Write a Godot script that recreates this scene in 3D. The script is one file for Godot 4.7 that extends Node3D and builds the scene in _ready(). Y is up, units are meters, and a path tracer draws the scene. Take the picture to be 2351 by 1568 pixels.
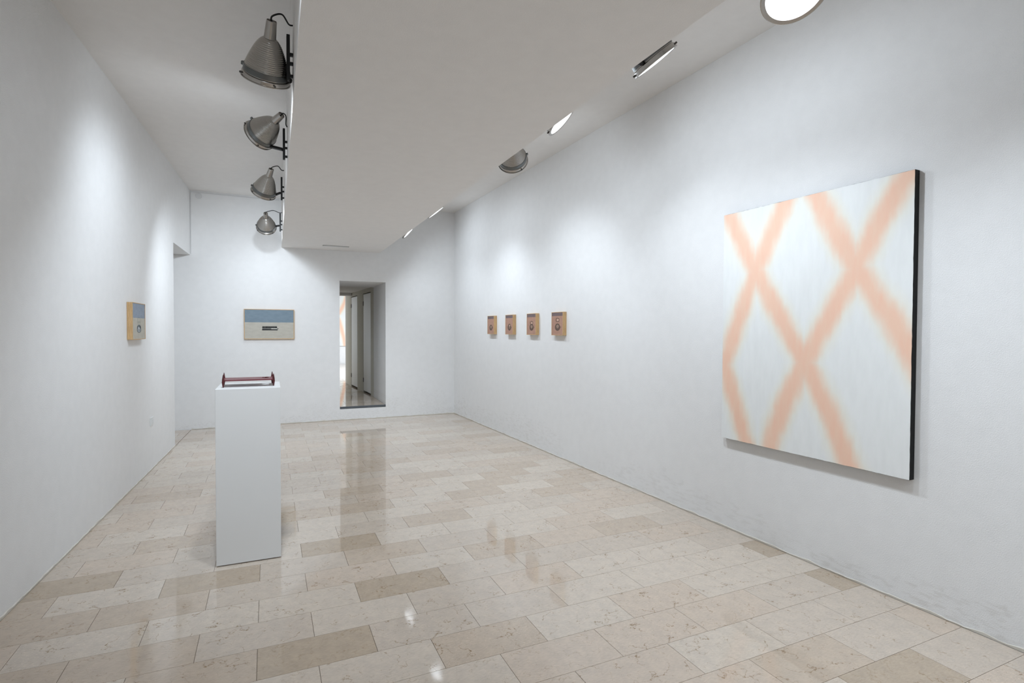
extends Node3D
# A white gallery room with a dropped bulkhead, spotlights, paintings and a polished marble floor.
# x runs along the tile rows, -z runs towards the end wall, metres.

var rng := RandomNumberGenerator.new()
var used := {}
var M := {}

const LIGHT_TINT := Color(0.905, 0.953, 1.0)
const WALL_Z := -9.26
const FRONT_Z := 3.4
const TILE_L := 0.512
const TILE_W := 0.25
const SKEW := 0.008

func xl(z): return -1.391 - 0.02939 * z      # face of the left wall
func xr(z): return 3.2377 + 0.02764 * z      # face of the right wall
func bl(z): return 0.102 - 0.00297 * z       # left face of the bulkhead
func br(z): return 1.6264 - 0.0033 * z       # right face of the bulkhead

# ------------------------------------------------------------------ helpers
func numbered(called: String) -> String:
	var n: int = used.get(called, 0)
	used[called] = n + 1
	return called if n == 0 else "%s_%03d" % [called, n]

func tag(o: Node, label := "", category := "", group := "", kind := ""):
	if label: o.set_meta("label", label)
	if category: o.set_meta("category", category)
	if group: o.set_meta("group", group)
	if kind: o.set_meta("kind", kind)
	return o

func thing(called: String, label: String, category: String, at := Vector3.ZERO, group := "") -> Node3D:
	var o := Node3D.new()
	o.name = numbered(called)
	add_child(o)
	o.position = at
	tag(o, label, category, group)
	return o

func structure(called: String, label: String, category: String) -> Node3D:
	var o := thing(called, label, category)
	o.set_meta("kind", "structure")
	return o

func obj(called: String, mesh: Mesh, m: Material, parent: Node, xf := Transform3D.IDENTITY) -> MeshInstance3D:
	var o := MeshInstance3D.new()
	o.name = called
	o.mesh = mesh
	o.material_override = m
	o.transform = xf
	parent.add_child(o, true)
	return o

func begin() -> SurfaceTool:
	var st := SurfaceTool.new()
	st.begin(Mesh.PRIMITIVE_TRIANGLES)
	return st

func wall_uv(p: Vector3, way: int) -> Vector2:
	var a := (3.4 - p.z) / 14.0 if way == 1 else (p.x + 2.1) / 6.0
	return Vector2(clampf(a, 0, 1), 1.0 - p.y / 4.0)

# a, b, c counter-clockwise seen from outside
func tri(st: SurfaceTool, a: Vector3, b: Vector3, c: Vector3, uv := [], uv2 := 0):
	var n := (b - a).cross(c - a).normalized()
	var p := [a, c, b]
	var t := [0, 2, 1]
	for i in 3:
		st.set_normal(n)
		if uv.size() == 3: st.set_uv(uv[t[i]])
		if uv2 > 0: st.set_uv2(wall_uv(p[i], uv2))
		st.add_vertex(p[i])

func quad(st: SurfaceTool, a: Vector3, b: Vector3, c: Vector3, d: Vector3, uv := [], uv2 := 0):
	tri(st, a, b, c, [uv[0], uv[1], uv[2]] if uv.size() == 4 else [], uv2)
	tri(st, a, c, d, [uv[0], uv[2], uv[3]] if uv.size() == 4 else [], uv2)

func v3(p: Vector2, y: float) -> Vector3: return Vector3(p.x, y, p.y)

# footprint in (x, z), any winding, extruded from y0 to y1
func prism(st: SurfaceTool, poly: PackedVector2Array, y0: float, y1: float, uv2 := 0):
	var p := poly.duplicate()
	if Geometry2D.is_polygon_clockwise(p): p.reverse()
	# in (x, z) with z towards the viewer of a plan seen from above, this winding runs clockwise from above
	var n := p.size()
	for i in n:
		var a := p[i]
		var b := p[(i + 1) % n]
		quad(st, v3(b, y0), v3(a, y0), v3(a, y1), v3(b, y1), [], uv2)
	var ix := Geometry2D.triangulate_polygon(p)
	for k in range(0, ix.size(), 3):
		var a := p[ix[k]]
		var b := p[ix[k + 1]]
		var c := p[ix[k + 2]]
		if (b - a).cross(c - a) > 0:
			var s := b
			b = c
			c = s
		tri(st, v3(a, y1), v3(b, y1), v3(c, y1), [], uv2)
		tri(st, v3(a, y0), v3(c, y0), v3(b, y0), [], uv2)

func rect(x0: float, z0: float, x1: float, z1: float) -> PackedVector2Array:
	return PackedVector2Array([Vector2(x0, z0), Vector2(x1, z0), Vector2(x1, z1), Vector2(x0, z1)])

# box with chamfered edges
func bevel_box(st: SurfaceTool, lo: Vector3, hi: Vector3, b: float, xf := Transform3D.IDENTITY):
	var c := (lo + hi) / 2
	var h := (hi - lo) / 2
	var i := h - Vector3(b, b, b)
	for s in [-1.0, 1.0]:
		_face(st, xf * (c + Vector3(s * h.x, -i.y, -i.z)), xf * (c + Vector3(s * h.x, i.y, -i.z)), xf * (c + Vector3(s * h.x, i.y, i.z)), xf * (c + Vector3(s * h.x, -i.y, i.z)), xf * c)
		_face(st, xf * (c + Vector3(-i.x, s * h.y, -i.z)), xf * (c + Vector3(i.x, s * h.y, -i.z)), xf * (c + Vector3(i.x, s * h.y, i.z)), xf * (c + Vector3(-i.x, s * h.y, i.z)), xf * c)
		_face(st, xf * (c + Vector3(-i.x, -i.y, s * h.z)), xf * (c + Vector3(i.x, -i.y, s * h.z)), xf * (c + Vector3(i.x, i.y, s * h.z)), xf * (c + Vector3(-i.x, i.y, s * h.z)), xf * c)
	if b <= 0.0: return
	for s in [-1.0, 1.0]:
		for t in [-1.0, 1.0]:
			_face(st, xf * (c + Vector3(-i.x, s * h.y, t * i.z)), xf * (c + Vector3(i.x, s * h.y, t * i.z)), xf * (c + Vector3(i.x, s * i.y, t * h.z)), xf * (c + Vector3(-i.x, s * i.y, t * h.z)), xf * c)
			_face(st, xf * (c + Vector3(s * h.x, -i.y, t * i.z)), xf * (c + Vector3(s * h.x, i.y, t * i.z)), xf * (c + Vector3(s * i.x, i.y, t * h.z)), xf * (c + Vector3(s * i.x, -i.y, t * h.z)), xf * c)
			_face(st, xf * (c + Vector3(s * h.x, t * i.y, -i.z)), xf * (c + Vector3(s * h.x, t * i.y, i.z)), xf * (c + Vector3(s * i.x, t * h.y, i.z)), xf * (c + Vector3(s * i.x, t * h.y, -i.z)), xf * c)
			for u in [-1.0, 1.0]:
				var a: Vector3 = xf * (c + Vector3(s * h.x, t * i.y, u * i.z))
				var d: Vector3 = xf * (c + Vector3(s * i.x, t * h.y, u * i.z))
				var e: Vector3 = xf * (c + Vector3(s * i.x, t * i.y, u * h.z))
				if (d - a).cross(e - a).dot(a - xf * c) < 0: tri(st, a, e, d)
				else: tri(st, a, d, e)

func _face(st, a: Vector3, b: Vector3, c: Vector3, d: Vector3, mid: Vector3):
	if (b - a).cross(c - a).dot(a - mid) < 0: quad(st, d, c, b, a)
	else: quad(st, a, b, c, d)

func box_mesh(lo: Vector3, hi: Vector3, b := 0.0) -> Mesh:
	var st := begin()
	bevel_box(st, lo, hi, b)
	return st.commit()

# profile of (radius, height), turned about y; creased along the profile, smooth around
func lathe(st: SurfaceTool, prof: Array, seg: int, smooth := false):
	var nr := []
	for i in prof.size() - 1:
		var d: Vector2 = prof[i + 1] - prof[i]
		nr.append(Vector2(d.y, -d.x).normalized())
	for i in prof.size() - 1:
		var p: Vector2 = prof[i]
		var q: Vector2 = prof[i + 1]
		var n0: Vector2 = nr[i]
		var n1: Vector2 = nr[i]
		if smooth:
			if i > 0: n0 = (nr[i] + nr[i - 1]).normalized()
			if i < nr.size() - 1: n1 = (nr[i] + nr[i + 1]).normalized()
		for k in seg:
			var a := TAU * k / seg
			var b := TAU * (k + 1) / seg
			var ca := Vector3(cos(a), 0, sin(a))
			var cb := Vector3(cos(b), 0, sin(b))
			var P := [ca * p.x + Vector3(0, p.y, 0), cb * p.x + Vector3(0, p.y, 0), cb * q.x + Vector3(0, q.y, 0), ca * q.x + Vector3(0, q.y, 0)]
			var N := [ca * n0.x + Vector3(0, n0.y, 0), cb * n0.x + Vector3(0, n0.y, 0), cb * n1.x + Vector3(0, n1.y, 0), ca * n1.x + Vector3(0, n1.y, 0)]
			for j in [0, 1, 2, 0, 2, 3]:
				st.set_normal(N[j])
				st.add_vertex(P[j])

func lathe_mesh(prof: Array, seg: int, smooth := false) -> Mesh:
	var st := begin()
	lathe(st, prof, seg, smooth)
	return st.commit()

func tube(pts: PackedVector3Array, radius: float, seg := 8) -> Mesh:
	var st := begin()
	var rings := []
	var up := Vector3.UP
	for i in pts.size():
		var d := (pts[mini(i + 1, pts.size() - 1)] - pts[maxi(i - 1, 0)]).normalized()
		if absf(d.dot(up)) > 0.97: up = Vector3.RIGHT
		var s := d.cross(up).normalized()
		up = s.cross(d).normalized()
		var ring := []
		for k in seg:
			var a := TAU * k / seg
			ring.append(s * cos(a) + up * sin(a))
		rings.append(ring)
	for i in pts.size() - 1:
		for k in seg:
			var l := (k + 1) % seg
			var q := [[i, k], [i, l], [i + 1, l], [i + 1, k]]
			for j in [0, 1, 2, 0, 2, 3]:
				var n: Vector3 = rings[q[j][0]][q[j][1]]
				st.set_normal(n)
				st.add_vertex(pts[q[j][0]] + n * radius)
	return st.commit()

func curve(pts: Array) -> PackedVector3Array:
	var out := PackedVector3Array()
	for i in pts.size() - 1:
		var a: Vector3 = pts[maxi(i - 1, 0)]
		var b: Vector3 = pts[i]
		var c: Vector3 = pts[i + 1]
		var d: Vector3 = pts[mini(i + 2, pts.size() - 1)]
		for k in 6:
			out.append(b.cubic_interpolate(c, a, d, k / 6.0))
	out.append(pts[-1])
	return out

# a bar of rectangular section from a to b, w wide along side, t thick
func bar(st: SurfaceTool, a: Vector3, b: Vector3, side: Vector3, w: float, t: float):
	var y := (b - a).normalized()
	var x := (side - y * side.dot(y)).normalized()
	var z := x.cross(y)
	var L := a.distance_to(b)
	bevel_box(st, Vector3(-w / 2, 0, -t / 2), Vector3(w / 2, L, t / 2), minf(w, t) * 0.18, Transform3D(Basis(x, y, z), a))

func mat(color: Color, rough := 0.8, metal := 0.0, spec := 0.5) -> StandardMaterial3D:
	var m := StandardMaterial3D.new()
	m.albedo_color = color
	m.roughness = rough
	m.metallic = metal
	m.metallic_specular = spec
	return m

func noise(freq: float, s: int, octaves := 4, type := FastNoiseLite.TYPE_SIMPLEX_SMOOTH) -> FastNoiseLite:
	var n := FastNoiseLite.new()
	n.noise_type = type
	n.seed = s
	n.frequency = freq
	n.fractal_octaves = octaves
	return n

func noise_bytes(n: FastNoiseLite, w: int, h: int, seamless := false) -> PackedByteArray:
	var im := n.get_seamless_image(w, h) if seamless else n.get_image(w, h)
	im.convert(Image.FORMAT_L8)
	return im.get_data()

func tex(im: Image) -> ImageTexture:
	return ImageTexture.create_from_image(im)

# ------------------------------------------------------------------ textures
func marble(v: int) -> ImageTexture:
	var w := 640
	var h := 320
	var cloud := noise_bytes(noise(0.008, 11 + v * 7, 4), w, h)
	var gn := noise(0.075, 300 + v * 7, 3)
	var gim := gn.get_image(w / 3, h)               # grain drawn out along the slab
	gim.convert(Image.FORMAT_L8)
	gim.resize(w, h, Image.INTERPOLATE_BILINEAR)
	var grain := gim.get_data()
	var sim := noise(0.085, 500 + v, 2).get_image(w / 2, h)
	sim.convert(Image.FORMAT_L8)
	sim.resize(w, h, Image.INTERPOLATE_BILINEAR)
	var speck := sim.get_data()
	var vn := noise(0.0042, 700 + v * 3, 5)
	vn.domain_warp_enabled = true
	vn.domain_warp_amplitude = 34.0
	vn.domain_warp_frequency = 0.012
	vn.domain_warp_fractal_octaves = 4
	var vein := noise_bytes(vn, w, h)
	var hide := noise_bytes(noise(0.006, 900 + v * 5, 3), w, h)
	var cn := noise(0.0095, 1200 + v * 11, 5)
	cn.domain_warp_enabled = true
	cn.domain_warp_amplitude = 14.0
	cn.domain_warp_frequency = 0.03
	var crack := noise_bytes(cn, w, h)
	var fine := noise_bytes(noise(0.25, 40 + v, 2), w, h)
	var data := PackedByteArray()
	data.resize(w * h * 3)
	var fossil := 0.74 if v % 4 == 0 else (0.80 if v % 4 == 2 else 0.88)
	var strong := [1.0, 0.55, 0.8, 0.35, 1.0, 0.7, 0.45, 0.9][v % 8] as float
	for i in w * h:
		var c := cloud[i] / 255.0 - 0.5
		var g := grain[i] / 255.0 - 0.5
		var f := fine[i] / 255.0 - 0.5
		var L := 1.0 + c * 0.05 + g * 0.065 + f * 0.06
		var r := 0.84 * L + c * 0.003
		var gg := 0.792 * L
		var b := 0.742 * L - c * 0.006
		var s := speck[i] / 255.0
		if s > fossil:
			var k := minf((s - fossil) * 6.0, 1.0) * 0.085
			r += k
			gg += k * 0.95
			b += k * 0.85
		var d := absf(vein[i] / 255.0 - 0.5)
		var m := clampf((hide[i] / 255.0 - 0.42) * 5.0, 0.0, 1.0) * strong
		if m > 0.0:
			var line := clampf(1.0 - d / 0.014, 0.0, 1.0) * m * 0.70
			var halo := clampf(1.0 - d / 0.05, 0.0, 1.0) * m * 0.16
			r = lerpf(lerpf(r, 0.62, halo), 0.45, line)
			gg = lerpf(lerpf(gg, 0.50, halo), 0.35, line)
			b = lerpf(lerpf(b, 0.36, halo), 0.22, line)
		var e := absf(crack[i] / 255.0 - 0.46)
		var q := clampf((0.56 - hide[i] / 255.0) * 5.0, 0.0, 1.0)
		if e < 0.013 and q > 0.0:
			var thin := (1.0 - e / 0.013) * q * 0.38
			r = lerpf(r, 0.52, thin)
			gg = lerpf(gg, 0.42, thin)
			b = lerpf(b, 0.30, thin)
		data[i * 3] = int(clampf(r, 0, 1) * 255)
		data[i * 3 + 1] = int(clampf(gg, 0, 1) * 255)
		data[i * 3 + 2] = int(clampf(b, 0, 1) * 255)
	return tex(Image.create_from_data(w, h, false, Image.FORMAT_RGB8, data))

func plaster_maps() -> Array:
	var n := 1024
	var a := noise_bytes(noise(0.006, 5, 5), n, n, true)
	var b := noise_bytes(noise(0.11, 6, 3), n, n, true)
	var data := PackedByteArray()
	data.resize(n * n)
	var hd := PackedByteArray()
	hd.resize(n * n)
	for i in n * n:
		var k := a[i] / 255.0 - 0.5
		var f := b[i] / 255.0 - 0.5
		data[i] = int(clampf(0.965 + k * 0.014 + f * 0.012, 0, 1) * 255)
		hd[i] = int(clampf(0.5 + k * 0.10 + f * 0.45, 0, 1) * 255)
	return [tex(Image.create_from_data(n, n, false, Image.FORMAT_L8, data)), tex(Image.create_from_data(n, n, false, Image.FORMAT_L8, hd))]

# scuffs and damp marks on the lower plaster: patches of [along, up, half length, half height, strength] in metres
func scuffs(length: float, height: float, patches: Array, s: int) -> ImageTexture:
	var w := 2048
	var h := int(w * height / length)
	var ppm := w / length
	var im := Image.create_empty(w, h, false, Image.FORMAT_RGBA8)
	im.fill(Color(0.66, 0.63, 0.58, 0.0))
	var blot := noise(0.055, s, 4)
	var strk := noise(0.10, s + 1, 4)
	for p in patches:
		var x0 := int(maxf((p[0] - p[2] * 1.3) * ppm, 0))
		var x1 := int(minf((p[0] + p[2] * 1.3) * ppm, w - 1))
		var y0 := int(maxf(h - (p[1] + p[3] * 1.3) * ppm, 0))
		var y1 := int(minf(h - (p[1] - p[3] * 1.3) * ppm, h - 1))
		for y in range(y0, y1 + 1):
			for x in range(x0, x1 + 1):
				var dx: float = (x / ppm - p[0]) / p[2]
				var dy: float = ((h - y) / ppm - p[1]) / p[3]
				var edge := 1.0 - sqrt(dx * dx + dy * dy) + 0.55 * blot.get_noise_2d(x * 0.6, y * 0.6)
				if edge <= 0.0: continue
				var g := blot.get_noise_2d(x * 1.3, y * 2.6) * 0.6 + strk.get_noise_2d(x * 0.35, y * 3.2) * 0.7
				var al: float = clampf((g - 0.02) * 3.2, 0.0, 1.0) * clampf(edge * 4.0, 0.0, 1.0) * p[4] * 0.32
				var was := im.get_pixel(x, y)
				if al > was.a: im.set_pixel(x, y, Color(was.r, was.g, was.b, al))
	return tex(im)

func dist_poly(p: Vector2, pts: Array) -> float:
	var d := 1e9
	for i in pts.size() - 1:
		d = minf(d, p.distance_to(Geometry2D.get_closest_point_to_segment(p, pts[i], pts[i + 1])))
	return d

# soft peach lattice on a white ground; strokes are polylines in (0..1, 0..1)
func lattice_painting(w: int, h: int, size: Vector2, strokes: Array, s: int) -> ImageTexture:
	var im := Image.create_empty(w, h, false, Image.FORMAT_RGB8)
	var brush := noise(0.02, s, 4)
	var wob := noise(0.012, s + 3, 3)
	var lines := []
	for st in strokes:
		var l := []
		for q in st: l.append(Vector2(q[0] * size.x, q[1] * size.y))
		lines.append(l)
	for y in h:
		for x in w:
			var p := Vector2((x + 0.5) / w * size.x, (y + 0.5) / h * size.y)
			var b := brush.get_noise_2d(x * 2.2, y * 0.5)
			var pw := p + Vector2(wob.get_noise_2d(x, y), wob.get_noise_2d(x + 900, y)) * 0.012
			var cov := 0.0
			var halo := 0.0
			for l in lines:
				var d := dist_poly(pw, l) + b * 0.010
				cov = maxf(cov, 1.0 - smoothstep(0.014, 0.100, d))
				halo = maxf(halo, 1.0 - smoothstep(0.05, 0.150, d))
			var c := Color(0.93 + b * 0.014, 0.935 + b * 0.014, 0.93 + b * 0.014)
			c = c.lerp(Color(0.955, 0.925, 0.845), halo * 0.6)
			c = c.lerp(Color(0.965, 0.80 + b * 0.02, 0.705 + b * 0.02), cov * 0.95)
			im.set_pixel(x, y, c)
	return tex(im)

func ellipse_ring(im: Image, c: Vector2, r: Vector2, width: float, col: Color, strength: float):
	for y in range(int(c.y - r.y - 4), int(c.y + r.y + 5)):
		for x in range(int(c.x - r.x - 4), int(c.x + r.x + 5)):
			if x < 0 or y < 0 or x >= im.get_width() or y >= im.get_height(): continue
			var d := absf(Vector2((x - c.x) / r.x, (y - c.y) / r.y).length() - 1.0) * minf(r.x, r.y)
			var k := clampf(1.0 - d / width, 0, 1) * strength
			if k > 0: im.set_pixel(x, y, im.get_pixel(x, y).lerp(col, k))

func ellipse_fill(im: Image, c: Vector2, r: Vector2, col: Color, strength: float):
	for y in range(maxi(0, int(c.y - r.y)), mini(im.get_height(), int(c.y + r.y + 1))):
		for x in range(maxi(0, int(c.x - r.x)), mini(im.get_width(), int(c.x + r.x + 1))):
			var l := Vector2((x - c.x) / r.x, (y - c.y) / r.y).length()
			if l < 1: im.set_pixel(x, y, im.get_pixel(x, y).lerp(col, strength * clampf((1 - l) * 5, 0, 1)))

func still_life(w: int, h: int, band: Color, ground: Color, split: float, s: int) -> Image:
	var im := Image.create_empty(w, h, false, Image.FORMAT_RGB8)
	var n := noise(0.03, s, 4)
	for y in h:
		for x in w:
			var k := n.get_noise_2d(x * 0.4, y) * 0.03
			var c := band if y < split * h else ground
			im.set_pixel(x, y, Color(c.r + k, c.g + k, c.b + k))
	return im

# a drinking glass seen from above at (cx, cy); the tall inner tube shows as far as `tall`
func draw_glass(im: Image, cx: float, cy: float, r: float, tall: float, dark: Color, pale: Color):
	ellipse_fill(im, Vector2(cx + r * 0.9, cy + r * 0.1), Vector2(r * 1.1, r * 0.35), dark, 0.25)
	ellipse_fill(im, Vector2(cx, cy), Vector2(r * 1.2, r * 1.05), dark, 0.62)
	ellipse_fill(im, Vector2(cx + r * 0.08, cy - r * 0.25), Vector2(r * 0.8, r * 0.70), pale, 0.45)
	ellipse_ring(im, Vector2(cx, cy + r * 0.1), Vector2(r * 1.15, r * 0.85), r * 0.2, dark, 0.85)
	if tall > 0.0:
		ellipse_ring(im, Vector2(cx, cy - tall), Vector2(r * 0.85, r * 0.5), r * 0.18, dark, 0.65)
		ellipse_fill(im, Vector2(cx + r * 0.2, cy - tall), Vector2(r * 0.5, r * 0.3), pale, 0.7)
		for sx in [-1.0, 1.0]:
			ellipse_ring(im, Vector2(cx + sx * r * 0.86, cy - tall * 0.5), Vector2(2.0, tall * 0.5), 2.0, dark, 0.22)

func wood_tex() -> ImageTexture:
	var w := 256
	var h := 256
	var im := Image.create_empty(w, h, false, Image.FORMAT_RGB8)
	var n := noise(0.05, 77, 4)
	for y in h:
		for x in w:
			var k := n.get_noise_2d(x * 2.5, y * 0.12) * 0.09 + n.get_noise_2d(x * 8.0, y * 0.4) * 0.05
			im.set_pixel(x, y, Color(0.80 + k, 0.66 + k, 0.475 + k * 0.8))
	return tex(im)

# ------------------------------------------------------------------ materials
func make_materials():
	var pl := plaster_maps()
	var wall := mat(Color(0.965, 0.962, 0.958), 0.85, 0.0, 0.3)
	wall.albedo_texture = pl[0]
	wall.uv1_triplanar = true
	wall.uv1_world_triplanar = true
	wall.uv1_scale = Vector3(1.15, 1.15, 1.15)
	wall.heightmap_enabled = true
	wall.heightmap_texture = pl[1]
	wall.heightmap_scale = 0.20
	M.wall = wall
	var right := wall.duplicate() as StandardMaterial3D
	right.detail_enabled = true
	right.detail_uv_layer = BaseMaterial3D.DETAIL_UV_2
	right.detail_albedo = scuffs(14.0, 4.0, [[10.0, 0.20, 0.55, 0.22, 0.35], [9.3, 0.16, 0.5, 0.20, 0.30], [11.2, 0.14, 0.9, 0.16, 0.32], [7.2, 0.12, 0.9, 0.16, 0.30], [6.3, 0.08, 0.6, 0.12, 0.30], [5.35, 0.04, 0.55, 0.07, 0.5], [4.75, 0.06, 0.55, 0.14, 0.55], [12.3, 0.12, 0.4, 0.25, 0.45]], 21)
	M.wall_right = right
	var back := wall.duplicate() as StandardMaterial3D
	back.detail_enabled = true
	back.detail_uv_layer = BaseMaterial3D.DETAIL_UV_2
	back.detail_albedo = scuffs(6.0, 4.0, [[2.2, 0.05, 1.2, 0.08, 0.55], [3.4, 0.07, 0.7, 0.10, 0.45], [3.95, 0.20, 0.18, 0.20, 0.5], [4.5, 0.22, 0.5, 0.28, 0.32], [4.9, 0.05, 0.5, 0.08, 0.6], [2.75, 0.20, 0.25, 0.12, 0.3], [1.3, 0.05, 0.6, 0.06, 0.5]], 31)
	M.wall_back = back
	var ceil := wall.duplicate() as StandardMaterial3D
	ceil.heightmap_scale = 0.15
	ceil.albedo_color = Color(0.955, 0.943, 0.93)
	M.ceiling = ceil
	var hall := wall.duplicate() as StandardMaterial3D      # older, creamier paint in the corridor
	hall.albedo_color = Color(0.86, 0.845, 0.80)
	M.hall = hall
	M.grout = mat(Color(0.46, 0.40, 0.33), 0.95)
	M.lip = mat(Color(0.86, 0.84, 0.80), 0.9)
	M.dirt = mat(Color(0.50, 0.43, 0.34), 0.95)
	M.white_paint = mat(Color(0.92, 0.92, 0.915), 0.45, 0.0, 0.4)
	M.slate = mat(Color(0.33, 0.35, 0.37), 0.5)
	M.alu = mat(Color(0.70, 0.685, 0.665), 0.26, 1.0)
	M.alu_dark = mat(Color(0.44, 0.45, 0.45), 0.36, 1.0)
	M.black = mat(Color(0.025, 0.025, 0.027), 0.5)
	M.cable = mat(Color(0.02, 0.02, 0.02), 0.55)
	M.red = mat(Color(0.43, 0.17, 0.20), 0.38)
	M.red_dark = mat(Color(0.29, 0.075, 0.09), 0.42)
	M.canvas_edge = mat(Color(0.02, 0.025, 0.03), 0.75)
	M.plastic = mat(Color(0.88, 0.885, 0.88), 0.4)
	M.vent = mat(Color(0.70, 0.69, 0.67), 0.6)
	M.conduit = mat(Color(0.86, 0.86, 0.86), 0.5)
	M.steel = mat(Color(0.35, 0.34, 0.33), 0.4, 0.8)
	var wood := mat(Color(1, 1, 1), 0.6)
	wood.albedo_texture = wood_tex()
	wood.uv1_triplanar = true
	wood.uv1_scale = Vector3(5, 5, 5)
	M.wood = wood
	var lens := mat(Color(0.95, 0.95, 0.95), 0.2)
	lens.emission_enabled = true
	lens.emission = Color(0.97, 0.985, 1.0)
	lens.emission_energy_multiplier = 5.0
	M.lens = lens
	var pane := mat(Color(1, 1, 1), 0.3)
	pane.emission_enabled = true
	pane.emission = Color(0.95, 0.98, 1.0)
	pane.emission_energy_multiplier = 3.0
	M.panel = pane
	# marble: eight slabs of veining in five stone tones
	var tones := [Color(0.98, 0.975, 0.965), Color(0.95, 0.94, 0.928), Color(0.875, 0.845, 0.80), Color(0.96, 0.938, 0.916), Color(0.925, 0.90, 0.87)]
	M.marble = []
	for v in 8:
		var t := marble(v)
		var row := []
		for c in tones:
			var m := mat(c, 0.04, 0.0, 0.5)
			m.albedo_texture = t
			row.append(m)
		M.marble.append(row)

# ------------------------------------------------------------------ floor
const TONES := {"-3,0": 2, "-6,0": 2, "-1,5": 2, "1,5": 2, "-6,-3": 2, "-5,-2": 2, "-4,-2": 4, "-1,-1": 2, "4,4": 2, "-5,0": 4, "-4,2": 4, "-10,3": 4, "-12,4": 4, "-8,4": 4, "-9,4": 4, "-16,3": 4, "-7,1": 4, "-4,4": 4, "3,3": 4, "-8,-2": 4, "-2,-2": 4, "-4,-3": 4, "-5,-4": 4, "-1,-2": 4, "-11,0": 4, "-9,0": 4, "-4,3": 3, "-6,4": 3, "0,3": 3, "1,2": 3, "0,4": 0, "-2,2": 3, "-11,1": 3, "-7,2": 0, "-9,3": 0, "-1,2": 0, "-9,1": 0, "-6,1": 0, "-7,-2": 0, "-5,-3": 0, "-3,-2": 0, "-9,-3": 0, "-8,0": 0, "0,0": 0, "-14,4": 0, "-11,2": 0, "-5,4": 0, "-2,4": 0, "-11,-1": 0, "-2,-1": 1, "-4,-1": 1, "-1,0": 1, "2,4": 1, "4,5": 1}

func to_floor(u: float, w: float) -> Vector2:      # slab grid to room
	return Vector2(0.44 + u + SKEW * w, -2.515 + w - SKEW * u)

func tile_uv(q: Vector2, u0: float, w0: float, flip: int) -> Vector2:
	var dx := q.x - 0.44
	var dz := q.y + 2.515
	var a := (dx - SKEW * dz - u0) / TILE_L
	var b := (dz + SKEW * dx - w0) / TILE_W
	if flip & 1: a = 1.0 - a
	if flip & 2: b = 1.0 - b
	return Vector2(clampf(a, 0.002, 0.998), clampf(b, 0.002, 0.998))

# one slab: polygon in room (x, z), origin of the slab for its veining, flip bits
func tile_shape(st: SurfaceTool, poly: PackedVector2Array, u0: float, w0: float, flip: int, y: float):
	var p := poly.duplicate()
	if Geometry2D.is_polygon_clockwise(p): p.reverse()
	var n := p.size()
	var c := Vector2.ZERO
	for q in p: c += q / n
	var top := PackedVector2Array()
	for q in p:
		top.append(q + (c - q).normalized() * 0.0003)
	for i in n:
		var j := (i + 1) % n
		var a := v3(p[i], y - 0.001)
		var b := v3(p[j], y - 0.001)
		quad(st, b, a, v3(top[i], y), v3(top[j], y), [tile_uv(p[j], u0, w0, flip), tile_uv(p[i], u0, w0, flip), tile_uv(p[i], u0, w0, flip), tile_uv(p[j], u0, w0, flip)])
		quad(st, v3(p[j], y - 0.012), v3(p[i], y - 0.012), a, b, [tile_uv(p[j], u0, w0, flip), tile_uv(p[i], u0, w0, flip), tile_uv(p[i], u0, w0, flip), tile_uv(p[j], u0, w0, flip)])
	for i in range(1, n - 1):
		tri(st, v3(top[0], y), v3(top[i + 1], y), v3(top[i], y), [tile_uv(top[0], u0, w0, flip), tile_uv(top[i + 1], u0, w0, flip), tile_uv(top[i], u0, w0, flip)])

# lays slabs over an area; returns [polygon, u0, w0, row, column]
func lay(area: PackedVector2Array, r0: int, r1: int, c0: int, c1: int, shift := 0.0) -> Array:
	var out := []
	var g := 0.0009
	for r in range(r0, r1):
		var off := (-0.26 if posmod(r, 2) == 0 else 0.0) + shift
		for c in range(c0, c1):
			var u := off + c * TILE_L
			var w := r * TILE_W
			var q := PackedVector2Array([to_floor(u + g, w + g), to_floor(u + TILE_L - g, w + g), to_floor(u + TILE_L - g, w + TILE_W - g), to_floor(u + g, w + TILE_W - g)])
			for piece in Geometry2D.intersect_polygons(q, area):
				var a := 0.0
				for i in range(1, piece.size() - 1): a += absf((piece[i] - piece[0]).cross(piece[i + 1] - piece[0])) / 2
				if a > 0.0006: out.append([piece, u, w, r, c, a])
	return out

func pick(r: int, c: int) -> Array:
	var k := absi(hash(Vector2i(r * 131 + 7, c * 57 + 3)))
	var tone: int = TONES.get("%d,%d" % [r, c], [0, 0, 1, 1, 3, 3, 1, 4, 0, 3][k % 10])
	return [(k / 10) % 8, tone, (k / 100) % 4]

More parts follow.
